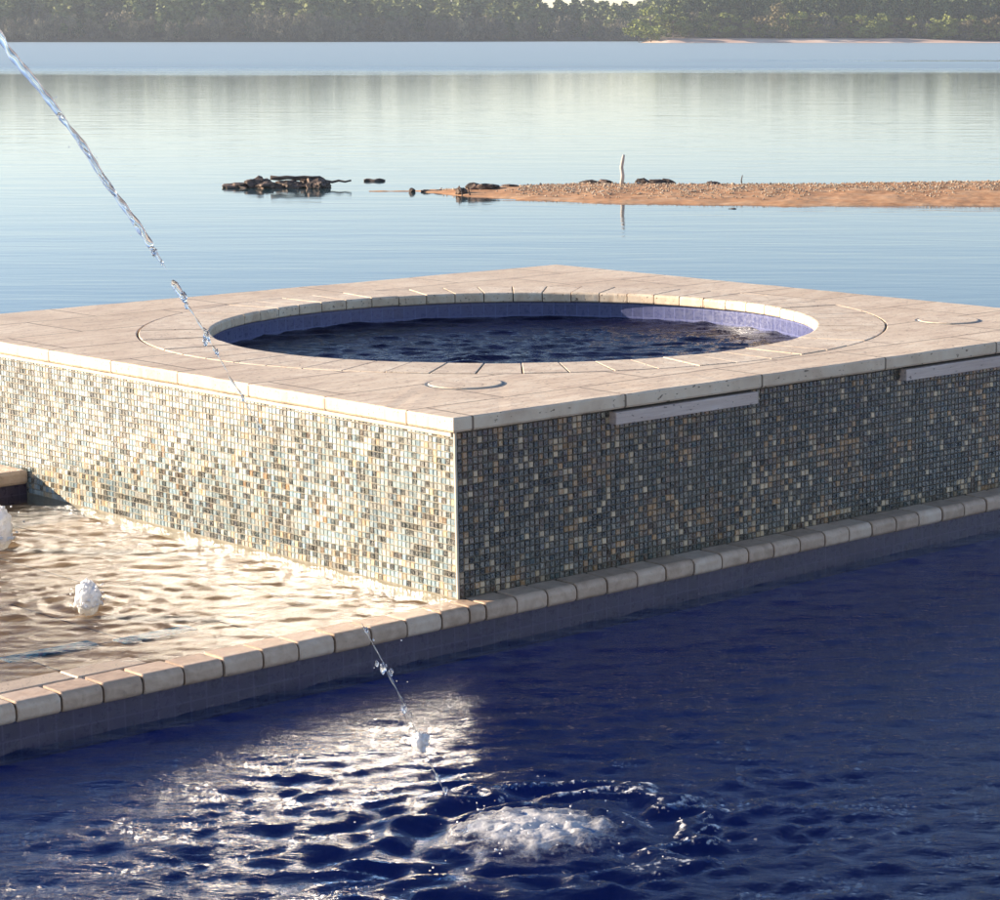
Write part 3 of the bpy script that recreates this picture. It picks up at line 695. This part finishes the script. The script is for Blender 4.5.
# debris on the spit
def rockpile(px_, py_, w, h, lab, seed, n=4, mat='rock', name='dark_rock'):
    x, y = at(px_, py_, LAKE+.2); z = float(spit_z(np.array(x), np.array(y))); rg = random.Random(seed); kk = y/F
    b = MB()
    for i in range(n):
        b.blob(((rg.random()-.5)*w*kk*.8, rg.uniform(-.1, .1), h*kk*.3), 1, 2, .35, 2., seed+i, (w*kk*.75/n**.6, .14, h*kk*.65*rg.uniform(.6, 1)))
    o = b.build(name, M[mat]); o.location = (x, y, z); return props(o, lab, 'rock')
rockpile(462, 188, 10, 8, 'dark block of rock at the left tip of the spit', 1, 3)
rockpile(482, 186, 26, 7, 'long low dark rock just right of the tip block', 2, 4)
rockpile(512, 185, 14, 3, 'flat reddish dark rock lying left of the bleached post', 3, 3)
rockpile(596, 182, 26, 5, 'dark rock cluster on the sand immediately left of the bleached post', 4, 4)
rockpile(655, 182, 34, 7, 'widest dark rock cluster on the sand immediately right of the bleached post', 5, 6)
rockpile(713, 181, 14, 6, 'small dark rock on the ridge left of the thin upright twig', 6, 3)
rockpile(822, 181, 20, 3, 'low dark rock midway along the ridge right of the twig', 7, 3)
rockpile(914, 180, 24, 7, 'dark jagged rock on the ridge near the right edge', 8, 5)
rockpile(731, 201, 9, 5, 'small dark red stone at the near waterline of the spit', 9, 2)
x, y = at(465, 195, LAKE+.02)
for i, (dx, lab) in enumerate(((-.08, 'left of two thin dark sticks standing in the water at the spit tip'), (.14, 'right of two thin dark sticks standing in the water at the spit tip'))):
    b = MB(); b.tube([(x+dx, y-.1, LAKE-.3), (x+dx+.01, y-.1, LAKE+.05), (x+dx-.03, y-.1, LAKE+.22)], [.025, .022, .012], 6); props(b.build('stick', M['wood']), lab, 'stick')
x, y = at(622, 184, LAKE+.22); z = float(spit_z(np.array(x), np.array(y)))
b = MB(); b.tube([(x-.02, y, z-.1), (x+.02, y, z+.25), (x-.01, y, z+.5), (x+.03, y, z+.72), (x+.06, y, z+.86)], [.062, .058, .052, .048, .036], 8)
props(b.build('dead_post', M['palewood'], smooth=True), 'bleached upright tree stump standing on the sand spit', 'post')
x, y = at(742, 182, LAKE+.25); z = float(spit_z(np.array(x), np.array(y)))
b = MB(); b.tube([(x, y, z-.05), (x-.02, y, z+.15), (x+.015, y, z+.30)], [.025, .02, .012], 6); props(b.build('twig', M['wood']), 'thin dark upright twig on the ridge right of the bleached post', 'twig')

# ------------------------------------------------------------------ far shore
def far_x(px_, Yd): return (px_-PX)/F*Yd
def shore_y(X):         # waterline distance of the main shore
    return np.interp(X, [-900, -330, -170, -150, -30, 40, 80, 140, 900], [990, 1000, 1010, 1050, 1075, 1070, 1050, 1035, 1000])
def hill_h(X, Y):
    d = np.clip(Y-shore_y(X), 0, None); top = np.interp(X, [-900, -330, -180, -110, -60, -20, 60, 130, 900], [17, 15, 13, 7, 5.0, 9, 14, 16, 20])
    return LAKE-.3+np.minimum(d*.12, 1.2)+top*(1-np.exp(-(d/90)**1.5))
xs = np.arange(-900, 900, 14.); ys = np.arange(970, 1380, 7.); X, Y = np.meshgrid(xs, ys, indexing='ij')
Z = hill_h(X, Y); Z = np.where(Y < shore_y(X)-1, LAKE-2, Z)
props(grid_obj('hills', xs, ys, Z, M['hill']), kind='structure')
# peninsula in front
PYD = 945.
px0, px1 = far_x(632, PYD), far_x(905, PYD)
xs = np.linspace(px0, px1+50, 90); ys = np.linspace(PYD-6, PYD+90, 50); X, Y = np.meshgrid(xs, ys, indexing='ij')
def pen_h(X, Y):
    u = np.clip((X-px0)/14, 0, 1); fr = PYD+6*np.sin(X*.05)*.3+(1-u)*10; d = Y-fr
    end = np.clip((px1+30-X)/30, 0, 1)
    return LAKE-.4+np.clip(d, -2, 9)*.20*u*(.3+.7*end)+np.clip(d-9, 0, 80)*.05*u
props(grid_obj('peninsula', xs, ys, pen_h(X, Y), M['point']), kind='structure')

def crown_mesh(name, kind, n, seed, mat):
    rg = np.random.default_rng(seed); V = []; Fc = []; Sh = []
    nl = {'pine': 16, 'bare': 20, 'spring': 18, 'tan': 16}[kind]
    cl = []
    for i in range(nl):
        if kind == 'pine':
            q = rg.random()**.8; z = .18+.80*q; rr_ = .27*(1.03-q)**.65*rg.uniform(.3, 1); s = .09+.07*(1-q)
        else:
            q = rg.random(); z = .10+.84*q; rr_ = .40*math.sin(math.pi*min(1, max(.05, q*.9+.1)))**.6*rg.uniform(.2, 1); s = rg.uniform(.09, .17)
        a_ = rg.uniform(0, 6.28); cl.append((rr_*math.cos(a_), rr_*math.sin(a_), z, s, rg.random()))
    for i in range(n):
        c = cl[rg.integers(nl)]; d = rg.standard_normal(3); d /= np.linalg.norm(d); d *= rg.random()**.4*c[3]*np.array((1, 1, .8 if kind != 'bare' else 1.5))
        p_ = np.array(c[:3])+d; s = rg.uniform(.012, .030)*(1.2 if kind != 'bare' else .8)
        u = rg.standard_normal(3); u /= np.linalg.norm(u); w = np.cross(u, rg.standard_normal(3)); w /= np.linalg.norm(w)
        if kind == 'bare': u = u*.4+np.array((0, 0, 1.6)); 
        k_ = len(V); V += [tuple(p_-u*s-w*s*.7), tuple(p_+u*s-w*s*.7), tuple(p_+u*s*.8+w*s*.8), tuple(p_-u*s*.7+w*s*.7)]; Fc.append((k_, k_+1, k_+2, k_+3)); Sh.append(min(1, max(0, c[4]*.7+rg.random()*.3)))
    me = mesh(name, V, Fc, mat); attr(me, 'shade', Sh, 'FACE'); return me
PROTO = {}
for kind, n, mk in (('pine', 900, 'pine'), ('bare', 1100, 'bare'), ('spring', 1300, 'spring'), ('tan', 1000, 'tan')):
    PROTO[kind] = [crown_mesh('crown', kind, n, s_+hash(kind) % 1*0+{'pine': 1, 'bare': 20, 'spring': 40, 'tan': 60}[kind], M[mk]) for s_ in range(4)]
b = MB(); b.tube([(0, 0, -.03), (.004, 0, .3), (-.004, 0, .6), (0, 0, .9)], [.018, .014, .009, .003], 6)
for a_ in range(7): t_ = a_*2.4; h_ = .3+.07*a_; b.tube([(0, 0, h_), (.16*math.cos(t_), .16*math.sin(t_), h_+.14)], [.006, .002], 4)
TRUNK = mesh('trunk', b.v, b.f, M['bark'])
rt = random.Random(31)
def tree(kind, x, y, z, h, lab, cat, grp=None, wide=1.):
    nm = {'pine': 'pine_tree', 'bare': 'bare_tree', 'spring': 'leafy_tree', 'tan': 'broadleaf_tree'}[kind]
    t = empty(nm, (x, y, z), rt.uniform(0, 6.28), label=lab, cat=cat)
    if grp: t['group'] = grp
    for nme, me in (('crown', PROTO[kind][rt.randrange(4)]), ('trunk', TRUNK)):
        o = bpy.data.objects.new(nme, me); COL.objects.link(o); o.parent = t; o.scale = (h*wide, h*wide, h) if nme == 'crown' else (h, h, h)
    return t
# peninsula trees
x = far_x(652, PYD+8); tree('spring', x, PYD+10, pen_h(np.array(x), np.array(PYD+10)).item(), 12.5, 'pale green rounded tree at the left tip of the far wooded point', 'tree', wide=1.6)
x = far_x(674, PYD+12); tree('spring', x, PYD+17, pen_h(np.array(x), np.array(PYD+17)).item(), 12., 'second pale green tree from the left tip of the far wooded point', 'tree', wide=1.6)
x = far_x(640, PYD+12); tree('spring', x, PYD+14, pen_h(np.array(x), np.array(PYD+14)).item(), 9., 'shorter bright green bush hanging over the water at the tip of the far point', 'bush', wide=1.7)
x = far_x(778, PYD+8); tree('tan', x, PYD+13, pen_h(np.array(x), np.array(PYD+13)).item(), 13., 'tan dry-leaved tree in the middle of the far wooded point', 'tree', wide=1.1)
n = 0; px_ = 664.
while px_ < 1040:
    px_ += rt.uniform(3.2, 6.2)
    for row in range(4):
        X_ = far_x(px_+rt.uniform(-4, 4), PYD); Y_ = PYD+19+(10+(row-1)*12)*(row > 0)+rt.uniform(-3, 3); xx = min(X_, px1+48)
        kind = 'pine' if row > 0 and rt.random() < .85 else ('spring' if rt.random() < .6 else rt.choice(('tan', 'bare'))); h = rt.uniform(12.5, 16.5)-(1.5 if row == 0 else 0) if kind == 'pine' else (rt.uniform(4.5, 9.5) if row == 0 else rt.uniform(7, 12))
        zz = float(pen_h(np.array(xx), np.array(Y_))) if X_ < px1+48 else float(hill_h(np.array(X_), np.array(max(Y_, 1050.))))
        if X_ >= px1+48: Y_ = max(Y_+90, 1050.)
        lab = {'pine': 'dark green pine in the wood on the far point behind the pale beach', 'spring': 'light green broadleaf among the pines on the far point', 'tan': 'small tan broadleaf among the pines on the far point', 'bare': 'small leafless bush at the foot of the pines on the far point'}[kind]
        tree(kind, X_, Y_, zz, h, lab, 'tree', {'pine': 'pines on the far wooded point', 'spring': 'light green broadleaf trees on the far point', 'tan': 'tan broadleaf trees on the far point', 'bare': 'leafless bushes on the far point'}[kind], wide=1.5 if row == 0 else 1.)
# leafless fringe on the main shore
px_ = -40.
while px_ < 640:
    px_ += rt.uniform(6.5, 10.)
    X_ = far_x(px_, 1020); Y_ = float(shore_y(X_))+rt.uniform(4, 12)
    h = rt.uniform(6.5, 9.5)*(1.0 if not (225 < px_ < 345) else 1.12)
    kk = 'pine' if rt.random() < .12 else 'tan' if (232 < px_ < 262 or 352 < px_ < 372) and rt.random() < .7 else 'bare'
    tree(kk, X_, Y_, float(hill_h(np.array(X_), np.array(Y_)))-.2, h, 'grey-brown leafless tree in the low fringe along the far left shore' if kk == 'bare' else 'green pine standing among the leafless fringe of the far left shore' if kk == 'pine' else 'yellowish tree standing out in the leafless fringe of the far left shore', 'tree', 'leafless trees along the far left shore' if kk == 'bare' else 'pines in the leafless fringe' if kk == 'pine' else 'yellowish trees on the far left shore', wide=1.35)
# the wood behind: one mass
TV = []; TF = []; TS = []; nv = 0; rgn = np.random.default_rng(77)
BV, BF, BSH = [], [], []
def grab(me, keep):
    v = np.zeros(len(me.vertices)*3, np.float32); me.vertices.foreach_get('co', v); v = v.reshape(-1, 4, 3)
    s_ = np.zeros(len(me.polygons), np.float32); me.attributes['shade'].data.foreach_get('value', s_); return v[:keep], s_[:keep]
src = {k_: [grab(m_, 420) for m_ in PROTO[k_]] for k_ in ('pine', 'bare')}
out = {'pine': ([], []), 'bare': ([], [])}
for i in range(1500):
    d = rgn.uniform(0, 1)**1.3*150+14; X_ = rgn.uniform(-480, 330); Y_ = float(shore_y(X_))+d
    kind = 'bare' if (d < 26 and X_ < -20 and rgn.random() < .45) or rgn.random() < .08 else 'pine'
    h = rgn.uniform(8, 10.5) if kind == 'bare' else rgn.uniform(11, 17)
    gap = -95 < X_ < -45; 
    if gap: h *= .82
    z = float(hill_h(np.array(X_), np.array(Y_))); v, s_ = src[kind][rgn.integers(4)]; a_ = rgn.uniform(0, 6.28); ca, sa = math.cos(a_), math.sin(a_); wd = 1.25 if kind == 'pine' else 1.3
    c3 = v.mean(axis=1, keepdims=True); q = (c3+(v-c3)*1.7)*h; q2 = q.copy(); q2[..., 0] = (q[..., 0]*ca-q[..., 1]*sa)*wd+X_; q2[..., 1] = (q[..., 0]*sa+q[..., 1]*ca)*wd+Y_; q2[..., 2] = q[..., 2]+z
    out[kind][0].append(q2.reshape(-1, 3)); out[kind][1].append(np.clip(s_*.5+rgn.random()*.5, 0, 1))
for kind, nm, lab in (('pine', 'forest', 'mass of dark green pine wood covering the hill on the far shore'), ('bare', 'leafless_wood', 'mass of grey-brown leafless wood low on the far shore')):
    V = np.concatenate(out[kind][0]); me = mesh(nm, V, np.arange(len(V)).reshape(-1, 4), M[kind]); attr(me, 'shade', np.concatenate(out[kind][1]), 'FACE')
    props(put(nm, me), lab, 'woodland', kind='stuff')

# ------------------------------------------------------------------ air
HAZE = .00016
m = bpy.data.materials.new('haze'); m.use_nodes = True; m.node_tree.nodes.clear()
vo = m.node_tree.nodes.new('ShaderNodeVolumePrincipled'); vo.inputs['Density'].default_value = HAZE; vo.inputs['Color'].default_value = (.80, .87, .95, 1); vo.inputs['Anisotropy'].default_value = .2
mo = m.node_tree.nodes.new('ShaderNodeOutputMaterial'); m.node_tree.links.new(vo.outputs[0], mo.inputs['Volume'])
b = MB(); b.box(-1450, 1450, -120, 1450, LAKE-6, 48)
props(b.build('haze', m), kind='stuff')

# ------------------------------------------------------------------ sky, sun, camera
SUN_AZ = R(-83.5); SUN_EL = R(14)              # azimuth from straight ahead, clockwise positive
w = bpy.data.worlds.new('World'); sc.world = w; w.use_nodes = True
sky = w.node_tree.nodes.new('ShaderNodeTexSky'); sky.sky_type = 'NISHITA'; sky.sun_disc = False
sky.sun_elevation = SUN_EL; sky.sun_rotation = SUN_AZ; sky.air_density = .85; sky.dust_density = .1; sky.ozone_density = 2.3
bg = w.node_tree.nodes['Background']; tn = w.node_tree.nodes.new('ShaderNodeMix'); tn.data_type = 'RGBA'; tn.blend_type = 'MULTIPLY'; tn.inputs[0].default_value = 1.; tn.inputs[7].default_value = (1.075, .965, 1.0, 1)
w.node_tree.links.new(sky.outputs[0], tn.inputs[6]); w.node_tree.links.new(tn.outputs[2], bg.inputs['Color']); bg.inputs['Strength'].default_value = .092
sl = bpy.data.lights.new('sun', 'SUN'); sl.energy = 5.0; sl.angle = R(.5); sl.color = (1., .86, .70)
so = bpy.data.objects.new('sun', sl); COL.objects.link(so)
d = Vector((math.sin(SUN_AZ)*math.cos(SUN_EL), math.cos(SUN_AZ)*math.cos(SUN_EL), math.sin(SUN_EL)))
so.rotation_euler = d.to_track_quat('Z', 'Y').to_euler(); so.location = (-30, 5, 12)
cd = bpy.data.cameras.new('camera'); co = bpy.data.objects.new('camera', cd); COL.objects.link(co); sc.camera = co
co.location = (0, 0, CAMZ); co.rotation_euler = (math.pi/2-PITCH, 0, 0)
cd.sensor_width = 36; cd.sensor_fit = 'HORIZONTAL'; cd.lens = 36*F/1000; cd.shift_x = -(PX-500)/1000; cd.clip_end = 6000; cd.clip_start = .05
vs = sc.view_settings; vs.view_transform = 'Standard'; vs.look = 'None'; vs.exposure = 1.42; vs.gamma = 1
sc.cycles.use_denoising = True; sc.cycles.max_bounces = 10; sc.cycles.sample_clamp_indirect = 12
sc.cycles.volume_bounces = 0
